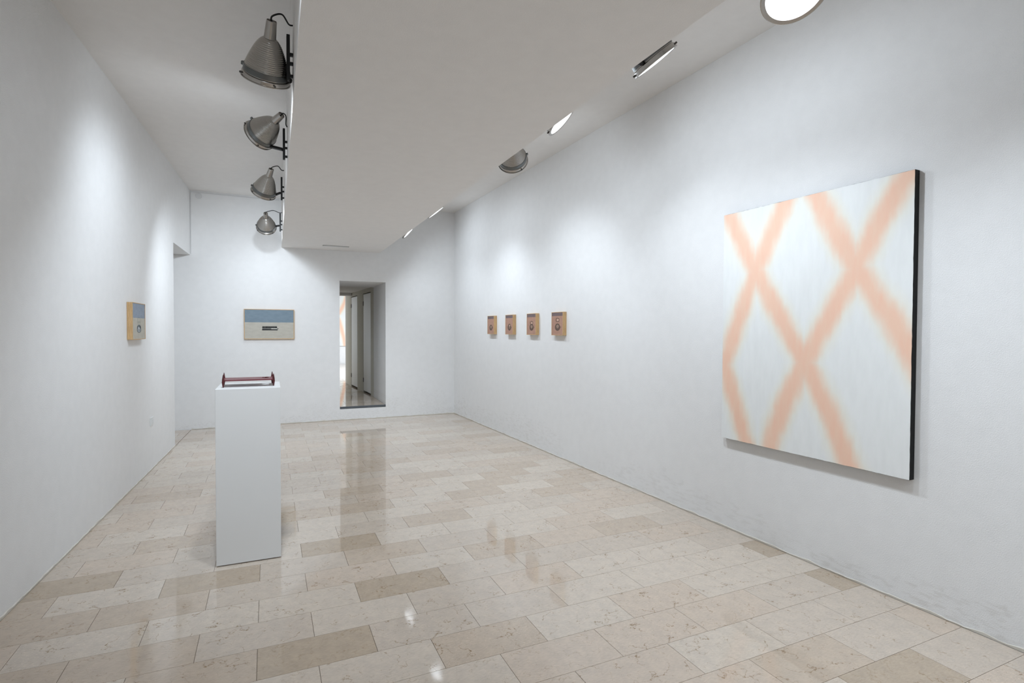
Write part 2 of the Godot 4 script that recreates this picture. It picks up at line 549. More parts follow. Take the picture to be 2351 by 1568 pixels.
func put_tiles(list: Array, parent: Node3D, y: float, limit: int):
	var ranked := []
	for t in list:
		var mid := Vector2.ZERO
		for q in t[0]: mid += q / t[0].size()
		var d := mid.length() + 0.8
		var seen: float = t[5] / pow(d, 3.0) if mid.y < -0.9 else 0.0
		ranked.append([seen, t])
	ranked.sort_custom(func(a, b): return a[0] > b[0])
	var rest := {}
	for i in ranked.size():
		var t: Array = ranked[i][1]
		var k := pick(t[3], t[4])
		if i < limit and ranked[i][0] > 0.0:
			var st := begin()
			tile_shape(st, t[0], t[1], t[2], k[2], y)
			obj("tile", st.commit(), M.marble[k[0]][k[1]], parent)
		else:
			var key := Vector2i(k[0], k[1])
			if not rest.has(key): rest[key] = begin()
			tile_shape(rest[key], t[0], t[1], t[2], k[2], y)
	if rest.is_empty(): return
	var mesh := ArrayMesh.new()
	var o := MeshInstance3D.new()
	o.name = "outlying_tiles"
	for key in rest:
		rest[key].commit(mesh)
	o.mesh = mesh
	var n := 0
	for key in rest:
		mesh.surface_set_material(n, M.marble[key.x][key.y])
		n += 1
	o.set_meta("kind", "stuff")
	parent.add_child(o, true)

# ragged lip where the plaster stops short of the floor
func ragged_lip(called: String, a: Vector3, b: Vector3, inward: Vector3, m: Material, s: int, label: String):
	var st := begin()
	var n := noise(6.0, s, 4)
	var big := noise(1.3, s + 9, 2)
	var L := a.distance_to(b)
	var steps := int(L / 0.025)
	var prev := []
	for i in steps + 1:
		var p := a.lerp(b, float(i) / steps)
		var k := n.get_noise_1d(i * 0.025) + 0.6 * big.get_noise_1d(i * 0.025)
		var hgt := clampf(0.016 + 0.012 * k, 0.006, 0.04)
		var out := clampf(0.004 + 0.005 * n.get_noise_1d(i * 0.025 + 50.0), 0.001, 0.010)
		var cur := [p + Vector3(0, hgt, 0) - inward * 0.002, p + Vector3(0, hgt * 0.75, 0) + inward * out, p + Vector3(0, 0.0015, 0) + inward * out * 0.6, p + Vector3(0, 0.0015, 0) - inward * 0.002]
		if i > 0:
			for j in 3:
				quad(st, prev[j], prev[j + 1], cur[j + 1], cur[j])
		prev = cur
	var o := obj(called, st.commit(), m, self)
	tag(o, label, "baseboard", "", "structure")

# ------------------------------------------------------------------ spotlights
var lamp_meshes := {}

func make_lamp_meshes():
	var prof := []
	var steps := 108
	for i in steps + 1:                              # ribbed bell, from the collar up to the neck
		var t := 1.0 - float(i) / steps
		var y := 0.060 + 0.160 * (1.0 - t)
		var r := 0.029 + 0.086 * pow(t, 0.60) + 0.0016 * sin(t * TAU * 17.0) * minf(1.0, t * 5.0)
		prof.append(Vector2(r, y))
	lamp_meshes.bell = lathe_mesh(prof, 56, true)
	lamp_meshes.neck = lathe_mesh([Vector2(0.0330, 0.214), Vector2(0.0315, 0.221), Vector2(0.0305, 0.232), Vector2(0.0265, 0.305), Vector2(0.0245, 0.308), Vector2(0.0235, 0.300), Vector2(0.0, 0.299)], 32)
	lamp_meshes.collar = lathe_mesh([Vector2(0.1165, 0.031), Vector2(0.1205, 0.032), Vector2(0.1190, 0.060), Vector2(0.1150, 0.061)], 56)
	lamp_meshes.bezel = lathe_mesh([Vector2(0.112, -0.001), Vector2(0.128, -0.003), Vector2(0.131, -0.001), Vector2(0.131, 0.003), Vector2(0.1255, 0.004), Vector2(0.1250, 0.022), Vector2(0.1235, 0.025), Vector2(0.1175, 0.028), Vector2(0.1175, 0.036)], 56)
	var lens := []
	for i in 9:
		var t := i / 8.0
		lens.append(Vector2(0.0001 + 0.1135 * t, 0.0 - 0.006 * (1.0 - t * t)))
	lamp_meshes.lens = lathe_mesh(lens, 48, true)
	lamp_meshes.screw = lathe_mesh([Vector2(0.0001, 0.0), Vector2(0.0055, 0.0), Vector2(0.0055, 0.012), Vector2(0.0035, 0.014), Vector2(0.0001, 0.014)], 12)
	var tab := begin()
	bevel_box(tab, Vector3(-0.136, 0.032, -0.008), Vector3(-0.117, 0.052, 0.008), 0.003)
	lamp_meshes.tab = tab.commit()

# mount: point on the bulkhead face; nx: way the face looks; centre: middle of the lens; axis: where the bell points
func spotlight(mount: Vector3, nx: float, centre: Vector3, axis: Vector3, energy: float, cone: float, label: String, beam := Vector3.ZERO, spill := 1.2):
	var t := thing("spotlight", label, "spotlight", mount, "spotlights along the bulkhead")
	var c := centre - mount
	axis = axis.normalized()
	var up := -axis
	var pivot_plate := Vector3(nx * 0.034, -0.045, 0)
	var side := pivot_plate - c
	side = (side - up * side.dot(up)).normalized()
	var head := Transform3D(Basis(side, up, side.cross(up)), c)
	obj("reflector", lamp_meshes.bell, M.alu, t, head)
	obj("neck", lamp_meshes.neck, M.alu, t, head)
	var col := obj("collar", lamp_meshes.collar, M.alu_dark, t, head)
	obj("clamp_tab", lamp_meshes.tab, M.alu_dark, col)
	var bez := obj("bezel", lamp_meshes.bezel, M.alu, t, head)
	for a in [0.9, 2.6, 4.3]:
		var d := Vector3(cos(a), 0, sin(a))
		obj("clamp_screw", lamp_meshes.screw, M.steel, bez, Transform3D(Basis(Vector3.UP.cross(d), d, Vector3.UP).orthonormalized(), d * 0.124 + Vector3(0, 0.013, 0)))
	obj("lens", lamp_meshes.lens, M.lens, t, head)
	# arm from the collar to the plate
	var hinge := c + side * 0.126 + up * 0.040
	var st := begin()
	bar(st, hinge, pivot_plate, Vector3.FORWARD, 0.030, 0.022)
	var arm := obj("arm", st.commit(), M.black, t)
	st = begin()
	bar(st, hinge - side * 0.010, hinge + side * 0.012, up, 0.024, 0.024)
	obj("hinge_block", st.commit(), M.black, arm)
	# slotted plate held off the face
	st = begin()
	bevel_box(st, Vector3(-0.009, -0.125, -0.016), Vector3(0.009, 0.125, -0.005), 0.0015, Transform3D(Basis.IDENTITY, Vector3(nx * 0.026, 0, 0)))
	bevel_box(st, Vector3(-0.009, -0.125, 0.005), Vector3(0.009, 0.125, 0.016), 0.0015, Transform3D(Basis.IDENTITY, Vector3(nx * 0.026, 0, 0)))
	for y in [-0.118, -0.05, 0.03, 0.118]:
		bevel_box(st, Vector3(-0.0055, y - 0.008, -0.006), Vector3(0.0055, y + 0.008, 0.006), 0.0005, Transform3D(Basis.IDENTITY, Vector3(nx * 0.026, 0, 0)))
	var plate := obj("mounting_plate", st.commit(), M.black, t)
	for y in [-0.10, -0.03, 0.02]:
		obj("standoff", box_mesh(Vector3(minf(nx * 0.021, 0), y - 0.008, -0.010), Vector3(maxf(nx * 0.021, 0), y + 0.008, 0.010), 0.002), M.black, plate)
	# lead from the neck to the bulkhead
	var top := head * Vector3(0, 0.299, 0)
	var out := head.basis.y
	var go := Vector3(nx * 0.004, maxf(top.y + 0.015, 0.10), top.z * 0.85)
	if absf(axis.y) < 0.5: go.y = 0.10
	var pts := curve([top, top + out * 0.030, top.lerp(go, 0.45) + out * 0.030 + Vector3(0, 0.018, 0), top.lerp(go, 0.8) + Vector3(0, 0.004, 0), go])
	obj("cable", tube(pts, 0.0045), M.cable, t)
	if beam == Vector3.ZERO: beam = axis          # a given beam is turned off the bell axis to place the wall pools
	beam = beam.normalized()
	for part in [["beam_light", energy, cone, beam, 1.0], ["spill_light", spill, 87.0, axis, 0.6]]:
		var l := SpotLight3D.new()                # the reflector's beam, and the bare bulb's wide spill
		l.name = part[0]
		t.add_child(l)
		l.position = c + axis * 0.03
		l.basis = Basis.looking_at(part[3], Vector3.UP if absf(part[3].y) < 0.95 else Vector3.FORWARD)
		l.light_color = LIGHT_TINT
		l.light_energy = part[1]
		l.light_size = 0.055
		l.spot_range = 20.0
		l.spot_attenuation = 2.0
		l.spot_angle = part[2]
		l.spot_angle_attenuation = part[4]
		l.shadow_enabled = true
	return t

# ------------------------------------------------------------------ framed pictures
# lo, hi in the frame's own axes: x along the wall, y up, z out of the wall
func framed(called: String, label: String, group: String, xf: Transform3D, w: float, h: float, depth: float, rail: float, picture: Texture2D):
	var t := thing(called, label, "picture", xf.origin, group)
	t.basis = xf.basis
	for s in [-1, 1]:
		obj("frame_side", box_mesh(Vector3(s * w / 2 - (rail if s > 0 else 0.0), -h / 2, 0.001), Vector3(s * w / 2 + (rail if s < 0 else 0.0), h / 2, depth), 0.0008), M.wood, t)
		obj("frame_rail", box_mesh(Vector3(-w / 2 + rail, s * h / 2 - (rail if s > 0 else 0.0), 0.001), Vector3(w / 2 - rail, s * h / 2 + (rail if s < 0 else 0.0), depth), 0.0008), M.wood, t)
	var m := mat(Color(1, 1, 1), 0.6)
	m.albedo_texture = picture
	var x := w / 2 - rail
	var y := h / 2 - rail
	var z := depth - 0.003
	var st := begin()
	quad(st, Vector3(-x, -y, z), Vector3(x, -y, z), Vector3(x, y, z), Vector3(-x, y, z), [Vector2(0, 1), Vector2(1, 1), Vector2(1, 0), Vector2(0, 0)])
	var g := Vector2(0.5, 0.5)
	quad(st, Vector3(-x, -y, 0.002), Vector3(-x, y, 0.002), Vector3(x, y, 0.002), Vector3(x, -y, 0.002), [g, g, g, g])
	obj("picture_panel", st.commit(), m, t)
	return t

func canvas(called: String, label: String, xf: Transform3D, w: float, h: float, depth: float, picture: Texture2D):
	var t := thing(called, label, "painting", xf.origin)
	t.basis = xf.basis
	# black turned edges with a slightly uneven rim of paint
	var n := noise(9.0, 5, 3)
	var st := begin()
	bevel_box(st, Vector3(-w / 2, -h / 2, 0.002), Vector3(w / 2, h / 2, depth - 0.0015), 0.001)
	obj("canvas_edge", st.commit(), M.canvas_edge, t)
	var m := mat(Color(1, 1, 1), 0.7, 0.0, 0.3)
	m.albedo_texture = picture
	var ring := []
	var k := 60
	for i in k: ring.append(Vector2(-w / 2 + w * i / k, -h / 2))
	for i in k: ring.append(Vector2(w / 2, -h / 2 + h * i / k))
	for i in k: ring.append(Vector2(w / 2 - w * i / k, h / 2))
	for i in k: ring.append(Vector2(-w / 2, h / 2 - h * i / k))
	var pts := []
	for i in ring.size():
		var p: Vector2 = ring[i]
		var e := 0.0006 + 0.0024 * absf(n.get_noise_1d(i * 0.11))
		pts.append(Vector2(clampf(p.x, -w / 2 + e, w / 2 - e), clampf(p.y, -h / 2 + e, h / 2 - e)))
	st = begin()
	for i in pts.size():
		var a: Vector2 = pts[i]
		var b: Vector2 = pts[(i + 1) % pts.size()]
		tri(st, Vector3(0, 0, depth), Vector3(a.x, a.y, depth), Vector3(b.x, b.y, depth), [Vector2(0.5, 0.5), Vector2(a.x / w + 0.5, 0.5 - a.y / h), Vector2(b.x / w + 0.5, 0.5 - b.y / h)])
		quad(st, Vector3(a.x, a.y, depth - 0.002), Vector3(b.x, b.y, depth - 0.002), Vector3(b.x, b.y, depth), Vector3(a.x, a.y, depth), [Vector2(a.x / w + 0.5, 0.5 - a.y / h), Vector2(b.x / w + 0.5, 0.5 - b.y / h), Vector2(b.x / w + 0.5, 0.5 - b.y / h), Vector2(a.x / w + 0.5, 0.5 - a.y / h)])
	obj("painted_face", st.commit(), m, t)
	return t

func wall_axes(along: Vector3, out: Vector3, at: Vector3) -> Transform3D:
	return Transform3D(Basis(along.normalized(), Vector3.UP, out.normalized()).orthonormalized(), at)

# ------------------------------------------------------------------ scene
func _ready():
	rng.seed = 20240611
	# camera
	var cam := Camera3D.new()
	cam.name = "camera"
	add_child(cam)
	cam.position = Vector3(0, 1.5, 0)
	cam.basis = Basis(Vector3.UP, -0.418495) * Basis(Vector3.RIGHT, -0.020673) * Basis(Vector3.BACK, 0.0035226)
	cam.fov = 64.8636
	cam.near = 0.05
	cam.far = 100.0
	cam.current = true
	# environment: a closed room lit by its own lamps
	var we := WorldEnvironment.new()
	we.name = "environment"
	var e := Environment.new()
	e.background_mode = Environment.BG_COLOR
	e.background_color = Color(0.02, 0.02, 0.02)
	e.tonemap_mode = Environment.TONE_MAPPER_LINEAR
	e.tonemap_exposure = 0.45
	e.sdfgi_enabled = true
	e.ssao_enabled = true
	e.ssil_enabled = true
	we.environment = e
	add_child(we)
	make_materials()
	make_lamp_meshes()
	build_room()
	build_corridor()
	build_floor()
	build_lamps()
	build_art()
	build_small()

func build_room():
	var uv_r := 1
	var uv_b := 2
	# right wall
	var w := structure("wall_right", "long white plastered wall carrying the large peach lattice painting", "wall")
	var st := begin()
	prism(st, PackedVector2Array([Vector2(xr(FRONT_Z), FRONT_Z), Vector2(xr(WALL_Z), WALL_Z), Vector2(3.6, WALL_Z), Vector2(3.6, FRONT_Z)]), -0.05, 3.75, uv_r)
	obj("plaster", st.commit(), M.wall_right, w)
	# left wall with the opening by the end wall
	w = structure("wall_left", "white wall with one deep framed picture and a passage at its end", "wall")
	st = begin()
	prism(st, PackedVector2Array([Vector2(xl(FRONT_Z), FRONT_Z), Vector2(xl(-8.03), -8.03), Vector2(-1.95, -8.03), Vector2(-1.95, FRONT_Z)]), -0.05, 3.75)
	prism(st, PackedVector2Array([Vector2(xl(-8.03), -8.03), Vector2(xl(WALL_Z), WALL_Z), Vector2(-1.95, WALL_Z), Vector2(-1.95, -8.03)]), 2.605, 3.75)
	prism(st, rect(-2.15, WALL_Z, -1.95, FRONT_Z), -0.05, 3.75)
	obj("plaster", st.commit(), M.wall, w)
	# end wall with the doorway
	w = structure("wall_back", "white end wall with a doorway and one wide framed picture", "wall")
	st = begin()
	prism(st, rect(-2.15, -10.45, 1.006, WALL_Z), -0.05, 3.75, uv_b)
	prism(st, rect(1.757, -10.45, 3.6, WALL_Z), -0.05, 3.75, uv_b)
	prism(st, rect(1.006, -10.45, 1.757, WALL_Z), 2.31, 3.75, uv_b)
	prism(st, rect(1.006, -10.45, 1.757, WALL_Z), -0.05, 0.185, uv_b)
	obj("plaster", st.commit(), M.wall_back, w)
	w = structure("wall_front", "white wall behind the viewer closing the room", "wall")
	st = begin()
	prism(st, rect(-2.15, FRONT_Z, 3.6, FRONT_Z + 0.2), -0.05, 3.75)
	obj("plaster", st.commit(), M.wall, w)
	# ceiling, a touch lower beyond the left of the bulkhead
	w = structure("ceiling", "flat white ceiling on both sides of the dropped bulkhead", "ceiling")
	st = begin()
	prism(st, rect(-2.15, WALL_Z, 0.8, FRONT_Z), 3.562, 3.76)
	prism(st, rect(0.8, WALL_Z, 3.6, FRONT_Z), 3.599, 3.76)
	obj("plaster", st.commit(), M.ceiling, w)
	# dropped bulkhead
	w = structure("ceiling_bulkhead", "broad white dropped bulkhead running the length of the ceiling", "bulkhead")
	st = begin()
	prism(st, PackedVector2Array([Vector2(bl(FRONT_Z), FRONT_Z), Vector2(br(FRONT_Z), FRONT_Z), Vector2(br(WALL_Z), WALL_Z), Vector2(bl(WALL_Z), WALL_Z)]), 2.80, 3.60)
	obj("plasterboard", st.commit(), M.ceiling, w)

func corridor_x(z: float) -> float: return 1.757 + (z + 10.45) * (1.757 - 1.588) / (13.32 - 10.45)

func build_corridor():
	var zb := -10.45
	var w := structure("wall_corridor", "white corridor walls seen through the doorway", "wall")
	var doors := [[-10.72, -11.37], [-12.0, -12.64]]
	var cuts := [zb, -10.704, -11.386, -11.984, -12.656, -13.32]
	var st := begin()
	for n in 5:
		var xa := corridor_x(cuts[n])
		var xb := corridor_x(cuts[n + 1])
		var deep := 0.09 if n % 2 == 1 else 0.0
		prism(st, PackedVector2Array([Vector2(xa + deep, cuts[n]), Vector2(xb + deep, cuts[n + 1]), Vector2(2.0, cuts[n + 1]), Vector2(2.0, cuts[n])]), 0.0, 2.246 if deep > 0.0 else 2.33)
		if deep > 0.0:
			prism(st, PackedVector2Array([Vector2(xa, cuts[n]), Vector2(xb, cuts[n + 1]), Vector2(2.0, cuts[n + 1]), Vector2(2.0, cuts[n])]), 2.246, 2.33)
	obj("plaster", st.commit(), M.hall, w)
	st = begin()
	prism(st, rect(0.55, -13.32, 0.75, zb), 0.0, 2.33)
	obj("plaster", st.commit(), M.hall, w)
	w = structure("ceiling_corridor", "low white ceiling over the corridor behind the doorway", "ceiling")
	st = begin()
	prism(st, rect(0.55, -13.42, 2.1, zb), 2.33, 2.6)
	prism(st, rect(0.75, -12.75, 1.62, -12.55), 2.27, 2.33)
	obj("plaster", st.commit(), M.ceiling, w)
	# two flush doors in the right hand corridor wall
	var dir := Vector3(1.588 - 1.757, 0, -13.32 - zb).normalized()
	var out := Vector3(dir.z, 0, -dir.x)
	if out.x > 0: out = -out
	var k := 0
	for zz in doors:
		k += 1
		var d := structure("door_%d" % k, ["white flush corridor door nearer the threshold step", "white flush corridor door nearer the bright far room"][k - 1], "door")
		var a: Vector3 = Vector3(1.757, 0.22, zb) + dir * ((zz[0] - zb) / dir.z)
		var b: Vector3 = Vector3(1.757, 0.22, zb) + dir * ((zz[1] - zb) / dir.z)
		var mid := (a + b) / 2
		var L := a.distance_to(b)
		d.position = mid
		d.basis = Basis(dir, Vector3.UP, dir.cross(Vector3.UP))
		var s := 1.0 if d.basis.z.dot(out) > 0 else -1.0
		obj("door_leaf", box_mesh(Vector3(-L / 2, 0.032, minf(-s * 0.040, -s * 0.003)), Vector3(L / 2, 2.008, maxf(-s * 0.040, -s * 0.003)), 0.0015), M.white_paint, d)
		for y in [0.25, 1.82]:
			obj("hinge", box_mesh(Vector3(L / 2 - 0.009, y - 0.045, minf(-s * 0.003, s * 0.010)), Vector3(L / 2 - 0.001, y + 0.045, maxf(-s * 0.003, s * 0.010)), 0.002), M.steel, d)
	# far room at the end of the corridor
	w = structure("wall_far_room", "bright white walls of the room beyond the corridor", "wall")
	st = begin()
	prism(st, rect(0.0, -21.3, 5.2, -21.1), 0.1, 3.6)
	prism(st, rect(-0.2, -21.3, 0.0, -13.32), 0.1, 3.6)
	prism(st, rect(5.2, -21.3, 5.4, -13.32), 0.1, 3.6)
	prism(st, rect(0.0, -13.42, 0.75, -13.32), 0.1, 3.6)
	prism(st, rect(1.588, -13.42, 5.2, -13.32), 0.1, 3.6)
	prism(st, rect(0.75, -13.42, 1.588, -13.32), 2.33, 3.6)
	obj("plaster", st.commit(), M.wall, w)
	w = structure("ceiling_far_room", "white ceiling of the room beyond the corridor", "ceiling")
	st = begin()
	prism(st, rect(-0.2, -21.3, 5.4, -13.32), 3.5, 3.7)
	obj("plaster", st.commit(), M.ceiling, w)
	var lt := thing("added_ceiling_lamp", "added unseen light panel lighting the far room from its ceiling", "lamp", Vector3(2.6, 3.5, -16.6))  # panel out of view, added to brighten the far room and corridor
	obj("housing", box_mesh(Vector3(-0.5, -0.04, -0.5), Vector3(0.5, 0, 0.5), 0.004), M.white_paint, lt)
	obj("light_panel", box_mesh(Vector3(-0.46, -0.046, -0.46), Vector3(0.46, -0.041, 0.46)), M.panel, lt)
	var al := AreaLight3D.new()
	al.name = "panel_light"
	al.area_size = Vector2(0.92, 0.92)
	al.light_energy = 70.0
	al.light_color = LIGHT_TINT
	al.area_range = 20.0
	al.shadow_enabled = true
	lt.add_child(al)
	al.position = Vector3(0, -0.055, 0)
	al.basis = Basis.looking_at(Vector3.DOWN, Vector3.FORWARD)

func build_floor():
	var f := structure("floor", "polished beige marble slab floor laid in staggered rows", "floor")
	var st := begin()
	prism(st, rect(-2.0, WALL_Z - 0.2, 3.6, FRONT_Z + 0.1), -0.12, -0.0035)
	obj("mortar_bed", st.commit(), M.grout, f)
	var g := 0.0035
	var area := PackedVector2Array([Vector2(xl(FRONT_Z) + g, FRONT_Z - g), Vector2(xr(FRONT_Z) - g, FRONT_Z - g), Vector2(xr(WALL_Z) - g, WALL_Z + g), Vector2(xl(WALL_Z) + g * 0.3, WALL_Z + g), Vector2(xl(-8.03) + g * 0.5, -8.03)])
	var list := lay(area, -29, 25, -6, 9)
	var niche := PackedVector2Array([Vector2(xl(-8.03) - 0.004, -8.03 - g), Vector2(xl(WALL_Z) - 0.006, WALL_Z + g), Vector2(-1.95, WALL_Z + g), Vector2(-1.95, -8.03 - g)])
	list.append_array(lay(niche, -29, -20, -8, 2, 0.17))
	put_tiles(list, f, 0.0, 296)
	# corridor floor, one step up, with its dark threshold edge
	var c := structure("floor_corridor", "raised polished stone corridor floor with a dark slate edge", "floor")
	st = begin()
	prism(st, rect(0.75, -13.42, 1.77, -10.45), 0.0, 0.2165)
	prism(st, rect(1.006, -10.45, 1.757, WALL_Z - 0.03), 0.187, 0.2165)
	prism(st, rect(0.0, -21.1, 5.2, -13.42), 0.0, 0.2165)
	obj("mortar_bed", st.commit(), M.grout, c)
	st = begin()
	bevel_box(st, Vector3(1.008, 0.187, WALL_Z - 0.032), Vector3(1.755, 0.222, WALL_Z + 0.004), 0.002)
	obj("threshold_edge", st.commit(), M.slate, c)
	var cl := lay(PackedVector2Array([Vector2(1.012, WALL_Z - 0.034), Vector2(1.75, WALL_Z - 0.034), Vector2(1.75, -10.45), Vector2(1.585, -13.4), Vector2(1.012, -13.4)]), -46, -26, -2, 6)
	cl.append_array(lay(rect(1.2, -21.0, 3.4, -13.43), -76, -42, -2, 10))
	put_tiles(cl, c, 0.22, 90)
	# plaster lips at the foot of the walls
	ragged_lip("baseboard_right", Vector3(xr(0.5), 0, 0.5), Vector3(xr(WALL_Z), 0, WALL_Z), Vector3(-1, 0, 0), M.lip, 3, "ragged pale plaster edge along the foot of the long wall")
	ragged_lip("baseboard_back", Vector3(xl(WALL_Z), 0, WALL_Z), Vector3(xr(WALL_Z), 0, WALL_Z), Vector3(0, 0, 1), M.lip, 8, "ragged stained plaster edge along the foot of the end wall")
	ragged_lip("baseboard_left", Vector3(xl(-8.03), 0, -8.03), Vector3(xl(-1.5), 0, -1.5), Vector3(1, 0, 0), M.lip, 13, "thin plaster edge along the foot of the left hand wall")

func build_lamps():
	var yl := 3.02
	# on the face above the pedestal
	spotlight(Vector3(bl(-3.29), yl, -3.29), -1, Vector3(-0.030, 2.918, -3.38), Vector3(-0.105, -0.759, -0.643), 5.3, 55, "ribbed aluminium spotlight pointing down over the white pedestal", Vector3(-0.02, -0.76, -0.64), 0.15)
	spotlight(Vector3(bl(-4.82), yl, -4.82), -1, Vector3(-0.097, 3.09, -4.9), Vector3(-0.545, -0.359, -0.758), 2.8, 60, "ribbed aluminium spotlight tilted almost level beside the pedestal lamp", Vector3(-0.6, -0.68, -0.36), 0.32)
	spotlight(Vector3(bl(-6.47), 3.05, -6.47), -1, Vector3(-0.089, 2.991, -6.5), Vector3(-0.266, -0.693, -0.67), 8.4, 60, "ribbed aluminium spotlight tilted down, second from the end wall above pedestal side", Vector3(-0.12, -0.68, -0.72), 0.2)
	spotlight(Vector3(bl(-8.2), 2.995, -8.2), -1, Vector3(-0.077, 2.921, -8.25), Vector3(0.016, -0.455, -0.89), 0.8, 66, "aluminium spotlight facing the wide framed picture on the end wall", Vector3(0.15, -0.82, -0.55), 0.4)
	spotlight(Vector3(bl(0.3), yl, 0.3), -1, Vector3(-0.05, 2.94, 0.34), Vector3(-0.2, -0.9, 0.1), 5.0, 65, "ribbed aluminium spotlight over the room's entrance half, on the pedestal side", Vector3(-0.2, -0.9, 0.1), 0.3)
	spotlight(Vector3(bl(-1.7), yl, -1.7), -1, Vector3(-0.05, 2.93, -1.76), Vector3(-0.12, -0.76, -0.62), 7.0, 46, "ribbed aluminium spotlight just ahead of the pedestal lamp, further from end wall", Vector3(0.16, -0.7, -0.69), 0.15)
	# on the face above the paintings
	spotlight(Vector3(br(-1.5), yl, -1.5), 1, Vector3(1.93, 2.863, -1.543), Vector3(-0.204, -0.878, 0.433), 2.7, 60, "glowing round spotlight turned with its white lens showing, by large painting", Vector3(0.3, -0.82, 0.4), 0.9)
	spotlight(Vector3(br(-2.36), yl, -2.36), 1, Vector3(1.93, 2.975, -2.407), Vector3(0.621, -0.779, 0.091), 2.8, 55, "aluminium spotlight shining down onto the large peach painting", Vector3(0.44, -0.89, 0.1), 1.3)
	spotlight(Vector3(br(-3.33), yl, -3.33), 1, Vector3(1.92, 3.017, -3.442), Vector3(0.643, -0.694, 0.323), 3.2, 55, "lit spotlight seen as a narrow white oval beside the dark-backed one", Vector3(0.46, -0.86, 0.15), 1)
	spotlight(Vector3(br(-4.15), yl, -4.15), 1, Vector3(1.88, 2.945, -4.222), Vector3(0.468, -0.395, -0.791), 2.8, 56, "spotlight with its dark ribbed back showing, aimed at four small frames", Vector3(0.36, -0.76, -0.54), 0.7)
	spotlight(Vector3(br(-5.3), 3.2, -5.3), 1, Vector3(1.84, 3.15, -5.34), Vector3(0.45, -0.88, 0.05), 2.1, 58, "aluminium spotlight tucked high behind the bulkhead between its neighbours", Vector3(0.44, -0.88, 0.12), 0.3)
	spotlight(Vector3(br(-6.68), yl, -6.68), 1, Vector3(1.93, 3.016, -6.767), Vector3(0.621, -0.782, 0.055), 3.4, 60, "small lit spotlight peeking below bulkhead above the four small frames", Vector3(0.4, -0.9, -0.1), 0.8)
	spotlight(Vector3(br(-8.17), yl, -8.17), 1, Vector3(1.93, 3.013, -8.274), Vector3(0.734, -0.661, 0.155), 1.6, 62, "last lit spotlight below the bulkhead, nearest to the end wall doorway", Vector3(0.3, -0.92, -0.1), 1.2)
	spotlight(Vector3(br(0.4), yl, 0.4), 1, Vector3(1.85, 2.95, 0.44), Vector3(0.2, -0.75, 0.45), 6.0, 70, "aluminium spotlight over the room's entrance half, on the large painting side", Vector3(0.2, -0.9, 0.1), 0.8)

